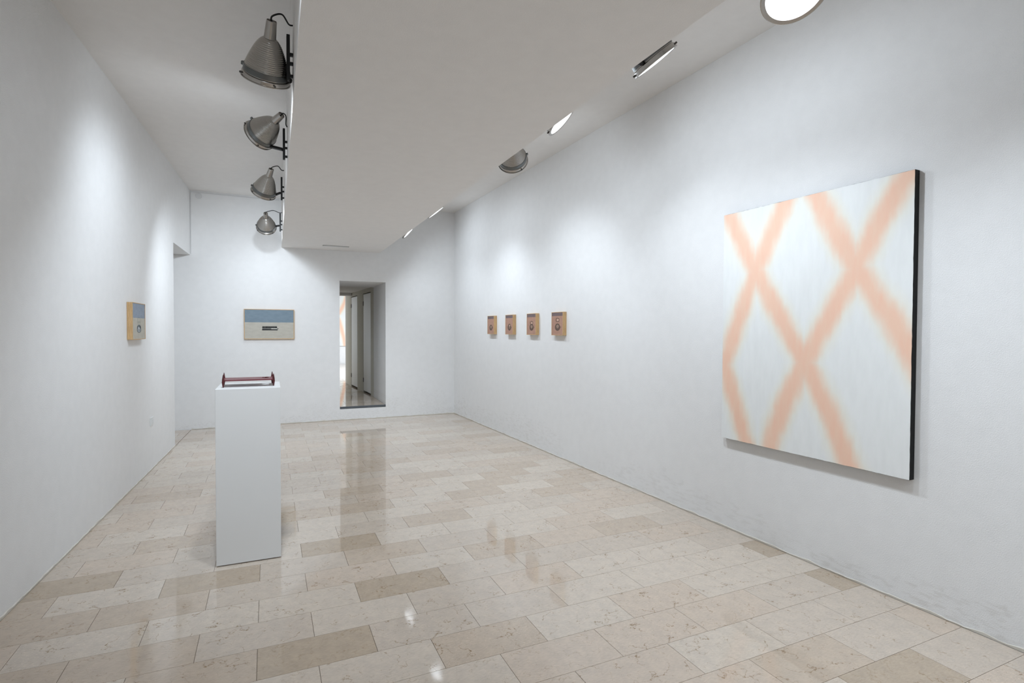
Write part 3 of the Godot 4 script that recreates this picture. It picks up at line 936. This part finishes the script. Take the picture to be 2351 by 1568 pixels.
func build_art():
	# large painting
	var dr := Vector3(0.02764, 0, 1.0).normalized()          # along the right wall, towards the viewer
	var nr := Vector3(-1.0, 0, 0.02764).normalized()
	var strokes := [
		[[-0.05, -0.115], [0.041, 0.011], [0.224, 0.266], [0.513, 0.634], [0.649, 0.817], [0.748, 0.996], [0.80, 1.09]],
		[[0.46, -0.09], [0.391, 0.014], [0.224, 0.266], [0.101, 0.495], [0.012, 0.669]],
		[[0.012, 0.669], [0.092, 0.828], [0.172, 0.995], [0.22, 1.09]],
		[[0.50, -0.09], [0.571, 0.014], [0.761, 0.295], [0.914, 0.469], [1.001, 0.592], [1.06, 0.68]],
		[[1.03, -0.06], [0.965, 0.021], [0.843, 0.173], [0.761, 0.303], [0.514, 0.642], [0.392, 0.835], [0.322, 0.999], [0.28, 1.1]]]
	var zc := (-3.068 - 1.770) / 2
	var px := lattice_painting(520, 668, Vector2(1.30, 1.675), strokes, 61)
	canvas("lattice_painting", "large white canvas with soft peach diamond lattice and black edges", wall_axes(dr, nr, Vector3(xr(zc), 1.5325, zc)), 1.299, 1.675, 0.045, px)
	# painting in the far room
	var far := lattice_painting(240, 300, Vector2(1.6, 2.05), [[[0.58, -0.05], [0.47, 0.22], [0.36, 0.40]], [[0.30, 0.42], [0.37, 0.55], [0.49, 0.97], [0.52, 1.1]], [[0.9, 0.0], [0.62, 0.5], [0.9, 1.05]], [[0.05, 0.0], [0.30, 0.42]]], 71)
	canvas("lattice_painting", "white canvas with peach strokes seen through the doorway in far room", Transform3D(Basis.IDENTITY, Vector3(2.50, 1.915, -21.1)), 1.6, 2.05, 0.04, far)
	# four small frames on the long wall
	var brown := Color(0.70, 0.545, 0.47)
	var grey := Color(0.465, 0.40, 0.40)
	var dark := Color(0.24, 0.19, 0.16)
	var pale := Color(0.86, 0.74, 0.66)
	var spots := [[-7.617, -7.372, 0.0, "with only a small dark round glass painted"], [-6.97, -6.725, 0.09, "with glass and a little rim just above it"], [-6.31, -6.06, 0.20, "with a medium tall glass painted"], [-5.663, -5.40, 0.31, "with the tallest glass painted, nearest the large canvas"]]
	for i in 4:
		var s: Array = spots[i]
		var im := still_life(180, 200, grey, brown, 0.155, 100 + i)
		var cx := 95.0 - i * 0.5
		draw_glass(im, cx, 128.0, 32.0, s[2] * 200.0, dark, pale)
		var z := (float(s[0]) + float(s[1])) / 2
		framed("small_framed_picture", "small wood-framed brown picture " + s[3], "row of four small frames", wall_axes(dr, nr, Vector3(xr(z), 1.580, z)), s[1] - s[0], 0.273, 0.050, 0.006, tex(im))
	# deep frame on the left wall
	var dl := Vector3(0.02939, 0, -1.0).normalized()
	var nl := Vector3(1.0, 0, 0.02939).normalized()
	var im := still_life(300, 230, Color(0.555, 0.60, 0.66), Color(0.745, 0.725, 0.675), 0.405, 201)
	for r in [[150, 108, 36, 18, 0.35], [152, 130, 30, 14, 0.35]]:
		ellipse_ring(im, Vector2(r[0], r[1]), Vector2(r[2], r[3]), 5.0, Color(0.45, 0.49, 0.44), r[4])
	ellipse_fill(im, Vector2(152, 158), Vector2(48, 24), Color(0.36, 0.40, 0.42), 0.75)
	ellipse_fill(im, Vector2(145, 152), Vector2(22, 12), Color(0.82, 0.83, 0.84), 0.8)
	ellipse_ring(im, Vector2(150, 165), Vector2(46, 20), 8.0, Color(0.17, 0.21, 0.24), 0.85)
	ellipse_fill(im, Vector2(172, 150), Vector2(14, 8), Color(0.12, 0.14, 0.15), 0.85)
	ellipse_ring(im, Vector2(150, 172), Vector2(26, 9), 6.0, Color(0.85, 0.88, 0.90), 0.8)
	var zl := (-5.905 - 6.365) / 2
	framed("framed_picture", "deep oak-framed still life of a glass on the left wall", "", wall_axes(dl, nl, Vector3(xl(zl), 1.574, zl)), 0.46, 0.345, 0.046, 0.006, tex(im))
	# wide frame on the end wall
	im = still_life(460, 300, Color(0.465, 0.535, 0.585), Color(0.735, 0.715, 0.67), 0.435, 301)
	for y in range(172, 214):                          # a dark closed book with a pen lying across it
		var t := (y - 172) / 42.0
		var x0 := int(163 - 3 * t)
		var x1 := int(299 + 8 * t)
		for x in range(x0, x1):
			var c := Color(0.055, 0.055, 0.05)
			var k := sin(x * 0.21 + sin(x * 0.05) * 3.0) * sin(y * 0.7)
			if y < 190 and k > 0.55 and x < 285: c = Color(0.42, 0.41, 0.38)
			im.set_pixel(x, y, c)
	for x in range(150, 316):
		var y := 195 + int(x > 245) * 1
		for dy in range(-1 if x < 245 else -4, 2 if x < 245 else 5):
			if x > 303 and absi(dy) > 3 - (x - 303) / 5: continue
			im.set_pixel(x, y + dy, Color(0.86, 0.85, 0.81) if x < 302 else Color(0.15, 0.15, 0.14))
	framed("wide_framed_picture", "wide thin-framed picture of a book and pen on the end wall", "", wall_axes(Vector3.RIGHT, Vector3.BACK, Vector3(-0.048, 1.583, WALL_Z)), 0.716, 0.466, 0.040, 0.009, tex(im))

func build_small():
	# pedestal
	var p := thing("pedestal", "tall plain white pedestal standing on the marble floor", "pedestal", Vector3(-0.146, 0, -4.03))
	obj("body", box_mesh(Vector3(-0.188, 0.006, -0.21), Vector3(0.188, 1.124, 0.21), 0.002), M.white_paint, p)
	obj("base_plinth", box_mesh(Vector3(-0.165, 0.0, -0.187), Vector3(0.165, 0.006, 0.187)), M.white_paint, p)
	# little red table
	var t := thing("miniature_table", "tiny dark red spiked table standing on the white pedestal", "sculpture", Vector3(-0.15, 1.124, -4.02))
	var legs := [Vector2(-0.145, 0.106), Vector2(0.152, 0.088), Vector2(0.143, -0.110), Vector2(-0.155, -0.100)]
	for l in legs:
		var prof := [Vector2(0.0008, 0.0), Vector2(0.0035, 0.001), Vector2(0.0060, 0.018), Vector2(0.0085, 0.034), Vector2(0.0075, 0.040), Vector2(0.0070, 0.050), Vector2(0.0050, 0.062), Vector2(0.0028, 0.076), Vector2(0.0004, 0.084)]
		obj("leg", lathe_mesh(prof, 10, true), M.red_dark, t, Transform3D(Basis.from_scale(Vector3(1.0, 1.0, 0.75)), Vector3(l.x, 0, l.y)))
	var board := CSGPolygon3D.new()
	board.name = "table_top"
	var n := noise(14.0, 4, 3)
	var outline := PackedVector2Array()
	for i in 24: outline.append(Vector2(-0.150 + 0.300 * i / 24.0, 0.104 + 0.002 * n.get_noise_1d(i * 0.05)))
	for i in 8: outline.append(Vector2(0.150, 0.104 - 0.208 * i / 8.0))
	for i in 24: outline.append(Vector2(0.150 - 0.300 * i / 24.0, -0.104 + 0.002 * n.get_noise_1d(5 + i * 0.05)))
	for i in 8: outline.append(Vector2(-0.150, -0.104 + 0.208 * i / 8.0))
	board.polygon = outline
	board.depth = 0.007
	board.rotation_degrees = Vector3(-90, 0, 0)
	board.position = Vector3(0, 0.047, 0)
	board.material = M.red
	t.add_child(board)
	var hole := CSGPolygon3D.new()
	hole.name = "knot_hole"
	hole.operation = CSGShape3D.OPERATION_SUBTRACTION
	var hp := PackedVector2Array()
	for i in 18:
		var a := TAU * i / 18
		var r := 1.0 + 0.35 * n.get_noise_1d(20 + i * 0.07) + (0.25 if i == 3 else 0.0)
		hp.append(Vector2(0.102 + 0.021 * r * cos(a), 0.030 + 0.044 * r * sin(a) * (0.7 if i % 3 == 0 else 1.0)))
	hole.polygon = hp
	hole.depth = 0.02
	hole.position = Vector3(0, 0, 0.008)
	hole.material = M.red_dark
	board.add_child(hole)
	# socket plate on the left wall
	var dl := Vector3(0.02939, 0, -1.0).normalized()
	var nl := Vector3(1.0, 0, 0.02939).normalized()
	var s := thing("wall_socket", "small white electric socket plate low on the left wall", "socket", Vector3(xl(-6.79), 0.516, -6.79))
	s.basis = Basis(dl, Vector3.UP, nl)
	obj("cover_plate", box_mesh(Vector3(-0.062, -0.043, 0), Vector3(0.062, 0.043, 0.008), 0.002), M.plastic, s)
	for k in [-0.026, 0.0, 0.026]:
		obj("socket_module", box_mesh(Vector3(k - 0.011, -0.022, 0.008), Vector3(k + 0.011, 0.022, 0.011), 0.001), M.plastic, s)
	# slot vent in the bulkhead
	var v := thing("air_vent", "narrow flush slot vent in the underside of the bulkhead", "vent", Vector3(0.90, 2.80, -8.77))
	obj("vent_frame", box_mesh(Vector3(-0.195, -0.006, -0.045), Vector3(0.195, 0.0, 0.045), 0.002), M.vent, v)
	for k in 3:
		obj("louvre", box_mesh(Vector3(-0.185, -0.010, -0.030 + k * 0.026), Vector3(0.185, -0.0062, -0.018 + k * 0.026), 0.001), M.conduit, v)
	# painted conduit in the upper corner of the end wall
	var c := thing("cable_conduit", "thin white painted conduit in the upper corner of the end wall", "conduit", Vector3(xl(WALL_Z), 3.55, WALL_Z))
	obj("horizontal_run", tube(PackedVector3Array([Vector3(0.012, -0.012, 0.006), Vector3(0.5, -0.018, 0.010), Vector3(1.22, -0.016, 0.006)]), 0.0035, 8), M.conduit, c)
	obj("vertical_drop", tube(PackedVector3Array([Vector3(0.012, -0.018, 0.010), Vector3(0.012, -0.5, 0.010), Vector3(0.012, -0.93, 0.006)]), 0.0035, 8), M.conduit, c)
	var j := obj("junction_cover", lathe_mesh([Vector2(0.042, 0.0), Vector2(0.042, 0.001), Vector2(0.040, 0.003), Vector2(0.0001, 0.003)], 28), M.conduit, c, Transform3D(Basis(Vector3.RIGHT, PI / 2), Vector3(0.118, -0.062, 0.0)))
	j.position.z = 0.003
